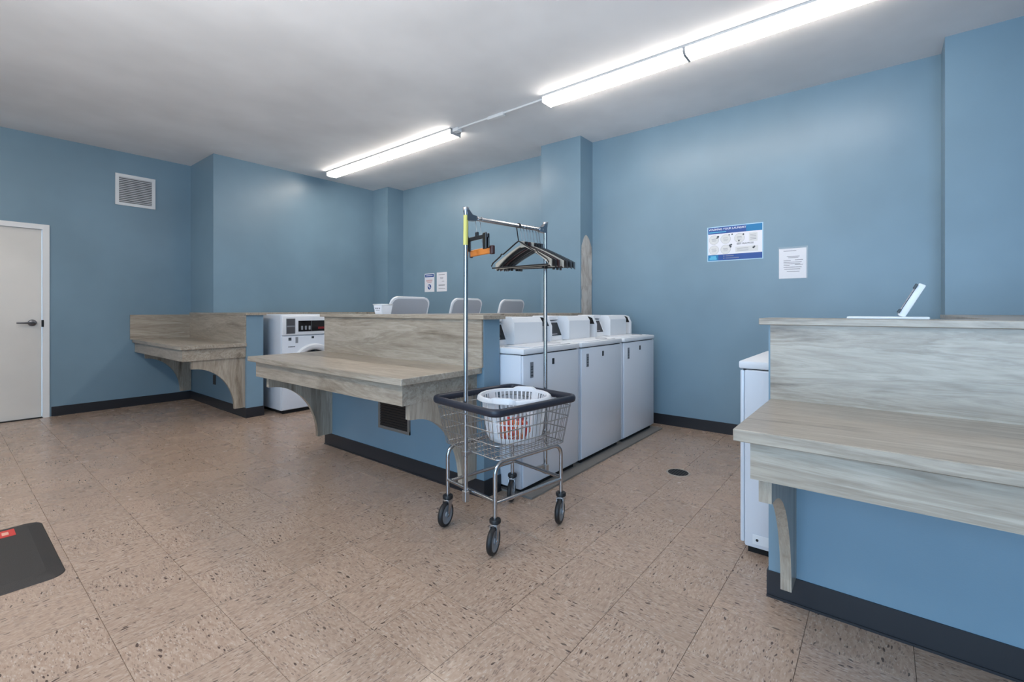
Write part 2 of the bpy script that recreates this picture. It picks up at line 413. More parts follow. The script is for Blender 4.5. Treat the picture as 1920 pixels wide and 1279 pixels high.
# left corner desk: two walls
t = thing('folding_counter', 'wood-grain corner counter in the back corner beside the white door', 'counter', (1.8, 6.2, .1))
obj('countertop', MB().rbox(1.50, 2.1095, 5.36, YB-.001, CZ-.037, CZ, .0025, 1), LAM['Y'], t)
ap = MB().box(1.525, 1.545, 5.385, YB-.001, CZ-.155, CZ-.037); ap.box(1.545, 2.1095, 5.385, 5.405, CZ-.155, CZ-.037); obj('apron', ap, LAM['Y'], t)
sp = MB().box(2.094, 2.1095, 5.375, YB-.001, CZ, PT-.001); obj('backsplash', sp, LAM['Y'], t)
sp2 = MB().box(1.478, 2.094, YB-.017, YB-.001, CZ, PT-.001); obj('backsplash', sp2, LAM['X'], t)
bracket(t, 5.42, 2.1095)
P = [(YB-.001, CZ-.037), (YB-.001, .11)]
bp = [(2.134-.001, CZ-.037), (2.134-.001, .12), (1.985, .12)]
for k in range(1, 17):
    a = PI/2*k/16; bp.append((1.62+.365*math.cos(a), .12+.45*math.sin(a)))
bp.append((1.606, CZ-.037))
bp = [(min(x, 2.104), z) for x, z in bp]
obj('bracket', MB().prism(bp, YB-.037, YB-.001, 'y'), LAM['Z'], t)
o = obj('power_outlet', MB().rbox(2.102, 2.1099, 6.24, 6.31, .27, .385, .002, 1), VENTD); recentre(o); tag(o, 'small dark outlet plate under the corner counter', 'outlet')

# ------------------------------------------------------------ ceiling strip lights
HOUS = mat('grey_white_housing', srgb(176, 178, 182), .5)
def strip(y0, y1, ym, label):
    x0, x1, hh = 3.352, 3.502, .062
    t = thing('strip_light', label, 'ceiling light', ((x0+x1)/2, (y0+y1)/2, ZC), 0, None)
    hs = MB().box(x0-.004, x1+.004, y0, y1, ZC-.017, ZC); hs.box(x0, x1, y0, y0+.006, ZC-hh, ZC-.009); hs.box(x0, x1, y1-.006, y1, ZC-hh, ZC-.009)
    obj('housing', hs, HOUS, t)
    for a, b in ((y0+.007, ym-.008), (ym+.008, y1-.007)):
        P = [(x0+.002, ZC-.009), (x0+.002, ZC-hh+.018), (x0+.02, ZC-hh), (x1-.02, ZC-hh), (x1-.002, ZC-hh+.018), (x1-.002, ZC-.009)]
        obj('diffuser', MB().prism(P, a, b, 'y'), DIFF, t, 40)
    P = [(x0-.002, ZC-.009), (x0-.002, ZC-hh+.018), (x0+.018, ZC-hh-.003), (x1-.018, ZC-hh-.003), (x1+.002, ZC-hh+.018), (x1+.002, ZC-.009)]
    obj('joint_band', MB().prism(P, ym-.009, ym+.009, 'y'), PLAST_G, t)
    return t
strip(3.50, 5.93, 4.74, 'far lit fluorescent strip light over the washers')
s1 = strip(-.10, 2.345, 1.105, 'near lit fluorescent strip light on the ceiling at the right')
def strip_copy(x, y, label):
    o = dup(s1, (s1.location[0]+x, s1.location[1]+y, ZC), 0, label); return o
strip_copy(-4.2, 1.6, 'lit strip light of the parallel row, outside the picture, near')
strip_copy(-4.2, 4.3, 'lit strip light of the parallel row, outside the picture, far')
cd = MB().tube([(3.40, 2.345, ZC-.011), (3.40, 3.50, ZC-.011)], .010, 8)
t = thing('conduit', 'painted conduit with a small box joining the two ceiling lights', 'conduit', (3.4, 2.9, ZC))
obj('pipe', cd, TRIM, t, 50)
obj('coupling_box', MB().rbox(3.385, 3.43, 2.82, 3.02, ZC-.032, ZC-.001, .004, 1), TRIM, t)
obj('end_box', MB().rbox(3.375, 3.44, 3.42, 3.499, ZC-.04, ZC-.001, .004, 1), TRIM, t)

# ------------------------------------------------------------ top-load washers (local: front at y=0 facing -Y, x 0..W)
W_, D_ = .68, .70
def washer(label, group, meter, lid_open, legs=True, seam=False):
    t = thing('top_load_washer', label, 'washing machine', (0,0,0), 0, group)
    body = MB().rbox(0, W_, .018, D_, .035, .882, .010, 2)
    obj('body', body, ENAM, t, 40)
    fp = MB().rbox(.004, W_-.004, 0, .0178, .05, .880, .006, 2); f = obj('front_panel', fp, ENAM, t, 40)
    b = MB(); b.rbox(.075, .108, -.003, .001, .735, .835, .001, 1); obj('instruction_sticker', b, mat('sticker_grey', srgb(120,124,132), .5), f)
    b = MB(); 
    for z in (.745, .765, .785, .80): b.box(.080, .103, -.004, -.003, z, z+.009)
    obj('sticker_print', b, DARKP, f)
    b = MB().rbox(W_/2-.012, W_/2+.012, -.004, .001, .80, .84, .002, 1); obj('service_lock', b, BLACK, f)
    obj('top_deck', MB().rbox(-.002, W_+.002, -.006, D_, .886, .924, .009, 2), PLAST_W, t, 40)
    obj('seam_gasket', MB().box(.012, W_-.012, .012, D_-.01, .88, .888), DARK, t)
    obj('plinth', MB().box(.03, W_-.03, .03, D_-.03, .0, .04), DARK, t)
    # console along the back
    c0 = .295 if meter else .52
    prof = [(c0+.0, .925), (c0+.005, .955), (c0+.055, 1.075), (c0+.10, 1.09), (D_-.01, 1.09), (D_-.01, .925)]
    x1 = W_-.001
    con = obj('console', MB().prism(prof, .0, x1, 'x'), PLAST_W, t, 30)
    # display in the slope
    n = Vector((0, -.12, .05)).normalized(); a = Vector((0, c0+.008, .962)); b_ = Vector((0, c0+.051, 1.065))
    q = MB(); vs = []
    for x, p in ((.012, a), (.195, a), (.195, b_), (.012, b_)): vs.append((x, p.y, p.z))
    off = n*.003; vs2 = [(v[0], v[1]+off.y, v[2]+off.z) for v in vs]
    q.add(vs+vs2, [(0,1,2,3),(4,5,6,7),(0,1,5,4),(1,2,6,5),(2,3,7,6),(3,0,4,7)]); dp = obj('display', q, GLOSSK, con)
    off3 = n*.0036; q = MB(); a1 = a+(b_-a)*.08; a2 = a+(b_-a)*.14
    q.add([(.03, a1.y+off3.y, a1.z+off3.z), (.14, a1.y+off3.y, a1.z+off3.z), (.14, a2.y+off3.y, a2.z+off3.z), (.03, a2.y+off3.y, a2.z+off3.z)], [(0,1,2,3)])
    obj('display_print', q, GREYP, con)
    if meter:
        bp = [(.232, .928), (.232, 1.080), (.254, 1.113), (.264, 1.117), (D_-.16, 1.117), (D_-.16, .928)]
        mbx = obj('meter_case', MB().prism(bp, .205, .545, 'x'), PLAST_W, t, 30)
        obj('case_seam', MB().prism([(a_+.004 if a_ < .3 else a_, z_-.004 if z_ > 1 else z_) for a_, z_ in bp], .545, .553, 'x'), STEELD, mbx)
        ep = [(.235, .928), (.235, 1.045), (.262, 1.105), (.31, 1.117), (.45, 1.117), (.45, .928)]
        obj('console_end', MB().prism(ep, W_-.028, W_, 'x'), PLAST_W, t, 30)
        obj('gap_shade', MB().prism([(c0-.004, 1.05), (c0+.052, 1.0905), (c0+.15, 1.0905), (c0+.15, 1.0915), (c0+.045, 1.0915), (c0-.006, 1.05)], .556, W_-.032, 'x'), DARK, con)  # dark skin that paints the shade in the gap beside the meter case
        obj('end_plate_shade', MB().prism([(.245, 1.045), (.268, 1.098), (.31, 1.111), (.36, 1.111), (.36, 1.045)], W_-.0305, W_-.0275, 'x'), DARK, con)  # dark sheet painting shade onto the end plate's inner face
        obj('card_slot', MB().box(.10, .17, .40, .46, 1.09, 1.112), PLAST_G, con)
        obj('console_ridge', MB().rbox(.06, .20, .335, .50, 1.088, 1.122, .005, 1), PLAST_W, con, 40)
        # closed lid in front of the console
        ld = obj('lid', MB().rbox(.09, W_-.09, .012, .228, .9238, .930, .004, 1), PLAST_W, t, 40)
        r = MB().lathe([(.050, .930), (.050, .9312), (.040, .9312), (.040, .930)], (.50, .10, 0), 'z', 24, True); obj('lid_emblem', r, GREYP, ld)
    if lid_open:
        # lid hinged in front of the console, leaning back
        w2 = .215; L = .375; R = .07; pts = [(-w2, 0), (w2, 0)]
        for k in range(0, 9): a_ = PI/2*k/8; pts.append((w2-R+R*math.cos(a_), L-R+R*math.sin(a_)))
        for k in range(0, 9): a_ = PI/2+PI/2*k/8; pts.append((-w2+R+R*math.cos(a_), L-R+R*math.sin(a_)))
        lm = MB().prism(pts, -.010, .010, 'y')
        ins = [(x*.93, z*.93+.012) for x, z in pts]
        M = Matrix.Translation((W_/2, .44, .925)) @ Matrix.Rotation(-math.radians(17), 4, 'X')
        ld = obj('open_lid', lm.xf(M), PLAST_W, t, 30)
        li = MB().prism(ins, .0101, .012, 'y').xf(M)
        obj('lid_liner', li, mat('lid_underside_grey', srgb(170,174,182), .5), ld, 30)
        obj('tub_opening', MB().lathe([(.19, .9238), (.19, .9255), (.165, .9255), (.16, .9238)], (W_/2, .23, 0), 'z', 32, True), PLAST_G, t, 40)
        obj('tub_well', MB().lathe([(.163, .9242), (0.001, .9242)], (W_/2, .23, 0), 'z', 32), DARK, t)
    return t
wa = washer('white top-load washer nearest the wire cart, beside the partition end', None, True, False)
XS = (2.298, 3.018, 3.748); YN = 1.75
wa.location = (XS[0], YN, .0)
dup(wa, (XS[1], YN, 0), 0, 'middle one of the three white top-load washers facing the aisle')
dup(wa, (XS[2], YN, 0), 0, 'white top-load washer by the right wall, last of the three facing the aisle')
wo = washer('white washer with raised lid behind the middle partition, farthest left raised lid', None, False, True)
YFW = 3.80
wo.location = (XS[0]+W_, YFW, 0); wo.rotation_euler = (0, 0, PI)
dup(wo, (XS[1]+W_, YFW, 0), PI, 'white washer with raised lid showing behind the tall cart pole, middle raised lid')
dup(wo, (XS[2]+W_, YFW, 0), PI, 'white washer with raised lid beside the pier, rightmost raised lid')
wr = washer('white washer half hidden behind the right partition end', None, False, False)
wr.location = (2.437+W_, .535, 0); wr.rotation_euler = (0, 0, PI)
lbl = MB().rbox(W_-.0005, W_+.0015, .06, .40, .06, .105, .0005, 1); lbl.lathe([(.006, 0), (.006, .0035), (0.001, .0035)], (0,0,0), 'x', 12)
n8 = 36
lb = MB().rbox(W_-.0005, W_+.0015, .055, .38, .055, .10, .0005, 1); pb = obj('access_plate', lb, PLAST_W, None)
pb.parent = wr
sb = MB().lathe([(.006, W_+.001), (.006, W_+.004), (0.0005, W_+.004)], (0, .075, .077), 'x', 12); so_ = obj('plate_screw', sb, BLACK, None, 40); so_.parent = pb
# plinth curb in front of the row
struct('trim_4', MB().box(PX1+.012, 4.46, 1.68, 2.555, 0, .012), CONCR)

# ------------------------------------------------------------ front-load washer in the left bay
FX, FY, FW, FD = 2.415, 5.215, .69, .75
t = thing('front_load_washer', 'white front-load washer with black control panel in the left bay', 'washing machine', (FX, FY, 0))
bd = obj('body', MB().rbox(FX, FX+FW, FY+.02, FY+FD, .035, 1.118, .014, 3), ENAM, t, 40)
obj('front_panel', MB().rbox(FX+.003, FX+FW-.003, FY, FY+.0198, .045, .872, .007, 2), ENAM, t, 40)
cp = obj('control_fascia', MB().rbox(FX+.003, FX+FW-.003, FY-.006, FY+.0198, .880, 1.104, .012, 3), PLAST_W, t, 40)
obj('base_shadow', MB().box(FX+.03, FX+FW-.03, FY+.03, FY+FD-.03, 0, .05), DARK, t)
kp = obj('coin_unit', MB().rbox(FX+.045, FX+.150, FY-.010, FY-.004, .897, 1.072, .003, 1), PLAST_G, cp)
obj('coin_unit_face', MB().box(FX+.052, FX+.142, FY-.0125, FY-.0098, .905, .978).box(FX+.052, FX+.142, FY-.0125, FY-.0098, .992, 1.066), STEELD, cp)
sc1 = obj('control_display', MB().rbox(FX+.185, FX+.60, FY-.010, FY-.004, .92, 1.045, .002, 1), GLOSSK, cp)
bt = MB()
for k in range(3): bt.box(FX+.215+.045*k, FX+.237+.045*k, FY-.0125, FY-.0098, .94, .985)
obj('buttons', bt, PLAST_G, cp)
obj('red_readout', MB().box(FX+.42, FX+.55, FY-.0125, FY-.0098, .945, .97), mat('dark_red', srgb(120,30,34), .5), cp)
obj('display_divider', MB().box(FX+.335, FX+.341, FY-.0125, FY-.0098, .922, 1.043), DARKP, cp)
pc = obj('sticker', MB().box(FX+.075, FX+.108, FY-.0015, FY+.001, .822, .855), DARKP, t)
obj('sticker', MB().box(FX+.155, FX+.185, FY-.0015, FY+.001, .79, .858), PLAST_G, t)
obj('sticker', MB().box(FX+.345, FX+.375, FY-.0015, FY+.001, .835, .862), DARKP, t)
mk = MB()
for k in range(5): mk.box(FX+.075+.016*k, FX+.085+.016*k, FY-.0015, FY+.001, .745, .757)
obj('maker_mark', mk, DARKP, t)
dc = (FX+.375, 0, .50)
dr = obj('door', MB().lathe([(.275, FY+.001), (.275, FY-.02), (.262, FY-.036), (.235, FY-.038), (.215, FY-.026), (.205, FY-.012), (.20, FY+.001)], dc, 'y', 48, True), PLAST_W, t, 40)
obj('door_glass', MB().lathe([(.209, FY-.010), (.14, FY-.022), (.05, FY-.028), (.0005, FY-.028)], dc, 'y', 48), GLOSSK, dr, 40)

# ------------------------------------------------------------ small white bin on the middle partition cap
t = thing('plastic_bin', 'small white plastic bin with a grey printed card on the middle partition ledge', 'bin', (2.20, 3.055, CAPZ))
bn = MB(); x0, x1, y0, y1 = 2.16, 2.24, 3.01, 3.10
def frus(mb, x0, x1, y0, y1, z0, z1, fl_, th):
    o0 = [(x0, y0), (x1, y0), (x1, y1), (x0, y1)]; o1 = [(x0-fl_, y0-fl_), (x1+fl_, y0-fl_), (x1+fl_, y1+fl_), (x0-fl_, y1+fl_)]
    i0 = [(x0+th, y0+th), (x1-th, y0+th), (x1-th, y1-th), (x0+th, y1-th)]; i1 = [(x0-fl_+th, y0-fl_+th), (x1+fl_-th, y0-fl_+th), (x1+fl_-th, y1+fl_-th), (x0-fl_+th, y1+fl_-th)]
    vs = [p+(z0,) for p in o0]+[p+(z1,) for p in o1]+[p+(z1,) for p in i1]+[p+(z0+th,) for p in i0]
    fs = [(3,2,1,0)]+[(k, (k+1) % 4, 4+(k+1) % 4, 4+k) for k in range(4)]+[(4+k, 4+(k+1) % 4, 8+(k+1) % 4, 8+k) for k in range(4)]+[(8+k, 8+(k+1) % 4, 12+(k+1) % 4, 12+k) for k in range(4)]+[(12,13,14,15)]
    mb.add(vs, fs)
frus(bn, x0, x1, y0, y1, CAPZ, CAPZ+.075, .010, .003)
obj('tub', bn, PLAST_W, t)
rm = MB().tube([(x0-.012, y0-.012, CAPZ+.075), (x1+.012, y0-.012, CAPZ+.075), (x1+.012, y1+.012, CAPZ+.075), (x0-.012, y1+.012, CAPZ+.075)], .004, 6, True); obj('rim', rm, TRIM, t, 60)
cd = MB().add([(x0-.0065, y0+.002, CAPZ+.012), (x0-.0065, y1-.002, CAPZ+.012), (x0-.0125, y1-.002, CAPZ+.062), (x0-.0125, y0+.002, CAPZ+.062)], [(0,1,2,3)])
mbx = MB(); mbx.add([(x0-.0065, y0+.002, CAPZ+.012), (x0-.0065, y1-.002, CAPZ+.012), (x0-.0125, y1-.002, CAPZ+.062), (x0-.0125, y0+.002, CAPZ+.062)], [(0,1,2,3)]); card = obj('card', mbx, PAPER, t)
pm = MB()
for k, (a, b) in enumerate(((.012, .030), (.036, .052), (.056, .074))):
    z0_, z1_ = CAPZ+.040, CAPZ+.050; pm.add([(x0-.0115, y0+a, z0_), (x0-.0115, y0+b, z0_), (x0-.0130, y0+b, z1_), (x0-.0130, y0+a, z1_)], [(0,1,2,3)])
pm.add([(x0-.0098, y0+.02, CAPZ+.028), (x0-.0098, y0+.07, CAPZ+.028), (x0-.0105, y0+.07, CAPZ+.032), (x0-.0105, y0+.02, CAPZ+.032)], [(0,1,2,3)])
obj('card_print', pm, GREYP, card)

# ------------------------------------------------------------ white easel case on the right partition cap
t = thing('display_easel', 'white plastic easel case with leaning panel on the right partition ledge', 'easel', (2.21, -.02, CAPZ))
obj('base_tray', MB().rbox(2.15, 2.27, -.132, .102, CAPZ, CAPZ+.009, .002, 1), TRIM, t)
ang = math.radians(27)
pn = MB().rbox(2.165, 2.255, -.011, .011, 0, .128, .004, 2).xf(Matrix.Translation((0, -.056, CAPZ+.010)) @ Matrix.Rotation(ang, 4, 'X'))
pp = obj('leaning_panel', pn, PLAST_W, t, 40)
fp_ = MB().box(2.162, 2.2575, .012, .0135, .02, .11).xf(Matrix.Translation((0, -.056, CAPZ+.010)) @ Matrix.Rotation(ang, 4, 'X')); obj('front_sheet', fp_, GREYP, pp)
for z in (.008, .104):
    c_ = MB().rbox(2.158, 2.175, .011, .0185, z, z+.014 if z < .05 else z+.018, .001, 1).xf(Matrix.Translation((0, -.056, CAPZ+.010)) @ Matrix.Rotation(ang, 4, 'X')); obj('clip', c_, BLACK, pp)

# ------------------------------------------------------------ posters (flat prints on the right wall; local u runs towards -Y)
def text(s, size, m, parent, loc, name='lettering', bold=0):
    cu = bpy.data.curves.new(name, 'FONT'); cu.body = s; cu.size = size; cu.offset = bold; cu.resolution_u = 2
    tmp = bpy.data.objects.new('tmp', cu); me = bpy.data.meshes.new_from_object(tmp); bpy.data.objects.remove(tmp)
    me.materials.clear(); me.materials.append(m); me.name = name
    o = bpy.data.objects.new(name, me); C.objects.link(o); o.parent = parent
    # text plane faces -X: text x -> -Y, text y -> +Z
    R = Matrix(((0,0,-1,0), (-1,0,0,0), (0,1,0,0), (0,0,0,1)))
    me.transform(R); L = rootloc(parent); o.location = Vector(loc)-L; return o
def wrect(mb, y0, y1, z0, z1, d): mb.box(XR-d, XR-d+.0004, y1, y0, z0, z1)      # y0 > y1 (left to right)
def disc(mb, y, z, r, d, sy=1.0):
    n = 24; vs = [(XR-d, y+r*sy*math.cos(2*PI*k/n), z+r*math.sin(2*PI*k/n)) for k in range(n)]; mb.add(vs, [tuple(range(n))])
def ringd(mb, y, z, r, d, w_=.0015):
    n = 28; vs = []
    for k in range(n):
        a = 2*PI*k/n
        for q in (r, r-w_): vs.append((XR-d, y+q*math.cos(a), z+q*math.sin(a)))
    mb.add(vs, [(2*k, 2*k+1, (2*k+3) % (2*n), (2*k+2) % (2*n)) for k in range(n)])
Y0, Y1, Z0, Z1 = 1.310, .829, 1.631, 1.961
t = thing('laundry_poster', 'blue-framed landscape laundry instruction poster on the right wall', 'poster', (XR, (Y0+Y1)/2, Z0))
b_ = MB(); b_.box(XR-.003, XR, Y1, Y0, Z0, Z1); obj('border', b_, mat('pale_cyan_border', srgb(176,212,232), .4), t)
b_ = MB(); wrect(b_, Y0-.008, Y1+.008, Z0+.008, Z1-.008, .0034); sh = obj('sheet', b_, PAPER, t)
b_ = MB(); wrect(b_, Y0-.008, Y1+.14, Z1-.070, Z1-.008, .0038); obj('header_band', b_, BLUEP, t)
b_ = MB(); wrect(b_, Y0-.10, Y1+.008, Z0+.008, Z0+.062, .0038); obj('footer_band', b_, BLUEP, t)
b_ = MB(); wrect(b_, Y1+.14, Y1+.008, Z1-.070, Z1-.008, .0039); wrect(b_, Y0-.008, Y0-.10, Z0+.008, Z0+.062, .0039); obj('teal_band', b_, BLUET, t)
text('WASHING YOUR LAUNDRY', .026, PAPER, t, (XR-.0045, Y0-.014, Z1-.036), bold=.0004)
b_ = MB(); wrect(b_, Y0-.014, Y0-.17, Z1-.058, Z1-.050, .0044); obj('subtitle', b_, BLUEL, t)
text('BEST PRACTICES', .019, DARKP, t, (XR-.0042, Y0-.262, Z1-.185), bold=.0004)
b_ = MB()
for y, z in ((Y0-.062, Z1-.125), (Y0-.165, Z1-.125), (Y0-.062, Z1-.222), (Y0-.165, Z1-.222), (Y0-.285, Z1-.125)): disc(b_, y, z, .043, .0037)
wrect(b_, Y0-.365, Y0-.435, Z1-.165, Z1-.085, .0037); wrect(b_, Y0-.25, Y0-.44, Z1-.255, Z1-.205, .0037); obj('panels', b_, PALEP, t)
b_ = MB()
for y, z in ((Y0-.062, Z1-.125), (Y0-.165, Z1-.125), (Y0-.062, Z1-.222), (Y0-.165, Z1-.222), (Y0-.285, Z1-.125)):
    ringd(b_, y, z, .044, .0040); wrect(b_, y+.022, y-.018, z+.008, z+.012, .0041); wrect(b_, y+.020, y-.022, z-.004, z-.001, .0041); wrect(b_, y+.018, y-.015, z-.015, z-.012, .0041)
for k in range(4): wrect(b_, Y0-.375, Y0-.425, Z1-.105-.014*k, Z1-.101-.014*k, .0041)
for k in range(3): wrect(b_, Y0-.265, Y0-.36, Z1-.222-.011*k, Z1-.219-.011*k, .0041)
obj('fine_print', b_, GREYP, t)
for y, z, r in ((Y0-.098, Z1-.098, .010), (Y0-.089, Z1-.110, .006), (Y0-.196, Z1-.088, .006), (Y0-.222, Z1-.085, .007), (Y0-.318, Z1-.094, .008), (Y0-.280, Z1-.150, .007), (Y0-.202, Z1-.186, .008), (Y0-.214, Z1-.182, .008), (Y0-.208, Z1-.200, .009), (Y0-.402, Z1-.222, .009), (Y0-.410, Z1-.214, .007)):
    b_ = MB(); disc(b_, y, z, r, .0042); obj('icon', b_, DARKP, t)
b_ = MB(); wrect(b_, Y0-.02, Y0-.085, Z0+.016, Z0+.036, .0043); wrect(b_, Y0-.03, Y0-.08, Z0+.036, Z0+.052, .0043); obj('light_blue_logo', b_, BLUEL, t)
b_ = MB(); disc(b_, Y0-.150, Z0+.046, .005, .0043); disc(b_, Y0-.150, Z0+.026, .005, .0043); wrect(b_, Y0-.165, Y0-.235, Z0+.044, Z0+.048, .0043); wrect(b_, Y0-.165, Y0-.28, Z0+.024, Z0+.028, .0043); obj('contact_lines', b_, GREYP, t)
# notice in a sleeve
Y0, Y1, Z0, Z1 = .705, .488, 1.440, 1.716
t = thing('notice_sheet', 'white typed notice in a shiny plastic sleeve right of the poster', 'notice', (XR, .6, Z0))
b_ = MB(); b_.box(XR-.002, XR, Y1+.012, Y0, Z0+.004, Z1-.012); obj('sheet', b_, PAPER, t)
b_ = MB(); wv = []
nx_, nz_ = 12, 14
for i in range(nx_+1):
    for j in range(nz_+1):
        y = Y0+.004+(Y1-.004-Y0)*i/nx_; z = Z0+(Z1+.002-Z0)*j/nz_
        wv.append((XR-.0045-.003*abs(math.sin(i*.9+j*.55))-(.008 if i > 9 and j > 9 else 0)*abs(math.sin(i+j)), y, z))
b_.add(wv, [(i*(nz_+1)+j, (i+1)*(nz_+1)+j, (i+1)*(nz_+1)+j+1, i*(nz_+1)+j+1) for i in range(nx_) for j in range(nz_)])
obj('plastic_sleeve', b_, FILM, t, 60)
b_ = MB()
for a, b, z in ((.035,.13,.026), (.06,.155,.075), (.07,.145,.085), (.035,.09,.11), (.12,.18,.106), (.035,.17,.125), (.035,.16,.138), (.035,.08,.152), (.12,.18,.148), (.035,.17,.168), (.04,.16,.185), (.06,.155,.205)):
    wrect(b_, Y0-a, Y0-b, Z1-z-.010, Z1-z-.004, .0024)
obj('typed_lines', b_, GREYP, t)
# two small far notices
Y0, Y1, Z0, Z1 = 5.42, 5.205, 1.440, 1.716
t = thing('notice_sheet', 'small notice with blue header and round icon on the far right wall', 'notice', (XR, 5.3, Z0))
b_ = MB().box(XR-.002, XR, Y1, Y0, Z0, Z1); obj('sheet', b_, PAPER, t)
b_ = MB(); wrect(b_, Y0-.01, Y1+.01, Z1-.055, Z1-.012, .0025); obj('blue_header', b_, BLUEP, t)
b_ = MB(); wrect(b_, Y0-.035, Y1+.035, Z1-.038, Z1-.028, .0029); obj('header_print', b_, PAPER, t)
b_ = MB(); wrect(b_, Y0-.035, Y1+.04, Z1-.105, Z1-.095, .0025); wrect(b_, Y0-.04, Y1+.045, Z1-.122, Z1-.112, .0025); wrect(b_, Y0-.06, Y1+.06, Z1-.139, Z1-.130, .0025); obj('red_print', b_, PINKP, t)
b_ = MB(); disc(b_, (Y0+Y1)/2, Z0+.075, .040, .0026); ic = obj('round_icon', b_, BLUEP, t)
b_ = MB(); disc(b_, (Y0+Y1)/2+.010, Z0+.085, .016, .0030); disc(b_, (Y0+Y1)/2-.012, Z0+.062, .012, .0030); obj('icon_detail', b_, PAPER, ic)
Y0, Y1, Z0, Z1 = 5.15, 4.935, 1.440, 1.722
t = thing('notice_sheet', 'small plain white typed notice beside the blue-headed one', 'notice', (XR, 5.04, Z0))
b_ = MB().box(XR-.002, XR, Y1, Y0, Z0, Z1); obj('sheet', b_, PAPER, t)
b_ = MB()
for a, b, z in ((.04,.17,.03), (.07,.14,.075), (.075,.135,.09), (.11,.16,.13), (.04,.18,.18), (.04,.17,.19), (.04,.18,.235)): wrect(b_, Y0-a, Y0-b, Z1-z-.007, Z1-z, .0025)
obj('typed_lines', b_, PALEP if False else GREYP, t)

# ------------------------------------------------------------ mat and drain
def rrect(x0, x1, y0, y1, r, n=6):
    P = []
    for cx, cy, a0 in ((x1-r, y1-r, 0), (x0+r, y1-r, PI/2), (x0+r, y0+r, PI), (x1-r, y0+r, 1.5*PI)):
        for k in range(n+1): a = a0+PI/2*k/n; P.append((cx+r*math.cos(a), cy+r*math.sin(a)))
    return P
t = thing('floor_mat', 'black rubber anti-fatigue mat with rounded corners and a red label', 'mat', (-.1, 3.23, 0))
n_ = 28; o1 = rrect(-.86, .368, 2.812, 3.645, .06); o2 = rrect(-.86+.004, .364, 2.816, 3.641, .056); i1_ = rrect(-.80, .31, 2.872, 3.585, .03)
m_ = MB(); m_.add([p+(0.0005,) for p in o1]+[p+(.004,) for p in o2]+[p+(.015,) for p in i1_], [tuple(range(n_))[::-1]]+[(k, (k+1) % n_, n_+(k+1) % n_, n_+k) for k in range(n_)]+[(n_+k, n_+(k+1) % n_, 2*n_+(k+1) % n_, 2*n_+k) for k in range(n_)]+[tuple(range(2*n_, 3*n_))])
MATM = mat('black_rubber_mat', srgb(52, 48, 46), .6); tt = NT(MATM); tt.bump(noise(tt, tt.coords((1,1,1)), 350, 2), .4, .003)
obj('pad', m_, MATM, t)
m_ = MB().add([(0,0,0)]*0, []) if False else None
m_ = MB(); m_.box(.02, .262, 3.47, 3.575, .0145, .0158); lb = obj('red_label', m_, RED, t)
m_ = MB()
for k in range(6): m_.box(.035+.036*k, .035+.036*k+.024, 3.50, 3.545, .0158, .0161)
obj('label_print', m_, mat('label_pale', srgb(225,170,150), .5), lb)
t = thing('floor_drain', 'round dark floor drain in the tiles in front of the washers', 'drain', (DRAIN[0], DRAIN[1], 0))
obj('drain_bowl', MB().lathe([(.072, .0004), (.072, .0016), (.0005, .0016)], (DRAIN[0], DRAIN[1], 0), 'z', 32), DARK, t)
obj('drain_rim', MB().lathe([(.082, .0003), (.080, .0022), (.070, .0022), (.070, .0003)], (DRAIN[0], DRAIN[1], 0), 'z', 32, True), mat('worn_rim', srgb(150,142,132), .6), t, 40)
gr = MB()
for k in range(-3, 4):
    w_ = math.sqrt(max(0, .066**2-(k*.018)**2)); gr.box(DRAIN[0]-w_, DRAIN[0]+w_, DRAIN[1]+k*.018-.003, DRAIN[1]+k*.018+.003, .0016, .0022)
obj('drain_grate', gr, mat('dark_grate', srgb(40,38,38), .5), t)

# ------------------------------------------------------------ wire laundry cart (local: u along x, v along y)
CC = (1.955, 1.614); CA = math.radians(-8.5)
cart = thing('laundry_cart', 'chrome wire laundry cart on four casters with a tall garment rack', 'cart', (0,0,0))
LU, LV = .240, .197
ZB, ZR = .447, .685
# lower frame: bent legs
def leg(su, sv):
    x, y = LU*su, LV*sv
    pts = [(x, y, .135), (x, y, ZB-.075)]
    for k in range(1, 7): a = PI/2*k/6; pts.append((x-su*.055*(1-math.cos(a)), y, ZB-.075+.055*math.sin(a)))
    pts.append((0, y, ZB-.02))
    return MB().tube(pts, .0105, 10)
for su in (-1, 1):
    for sv in (-1, 1): obj('leg', leg(su, sv), CHROME, cart, 60)
for sv in (-1, 1): obj('side_rail', MB().tube([(-LU, LV*sv, .235), (LU, LV*sv, .235)], .0095, 10), CHROME, cart, 60)
for su in (-1, 1): obj('cross_rail', MB().tube([(su*LU, -LV, .245), (su*LU, LV, .245)], .0095, 10), CHROME, cart, 60)
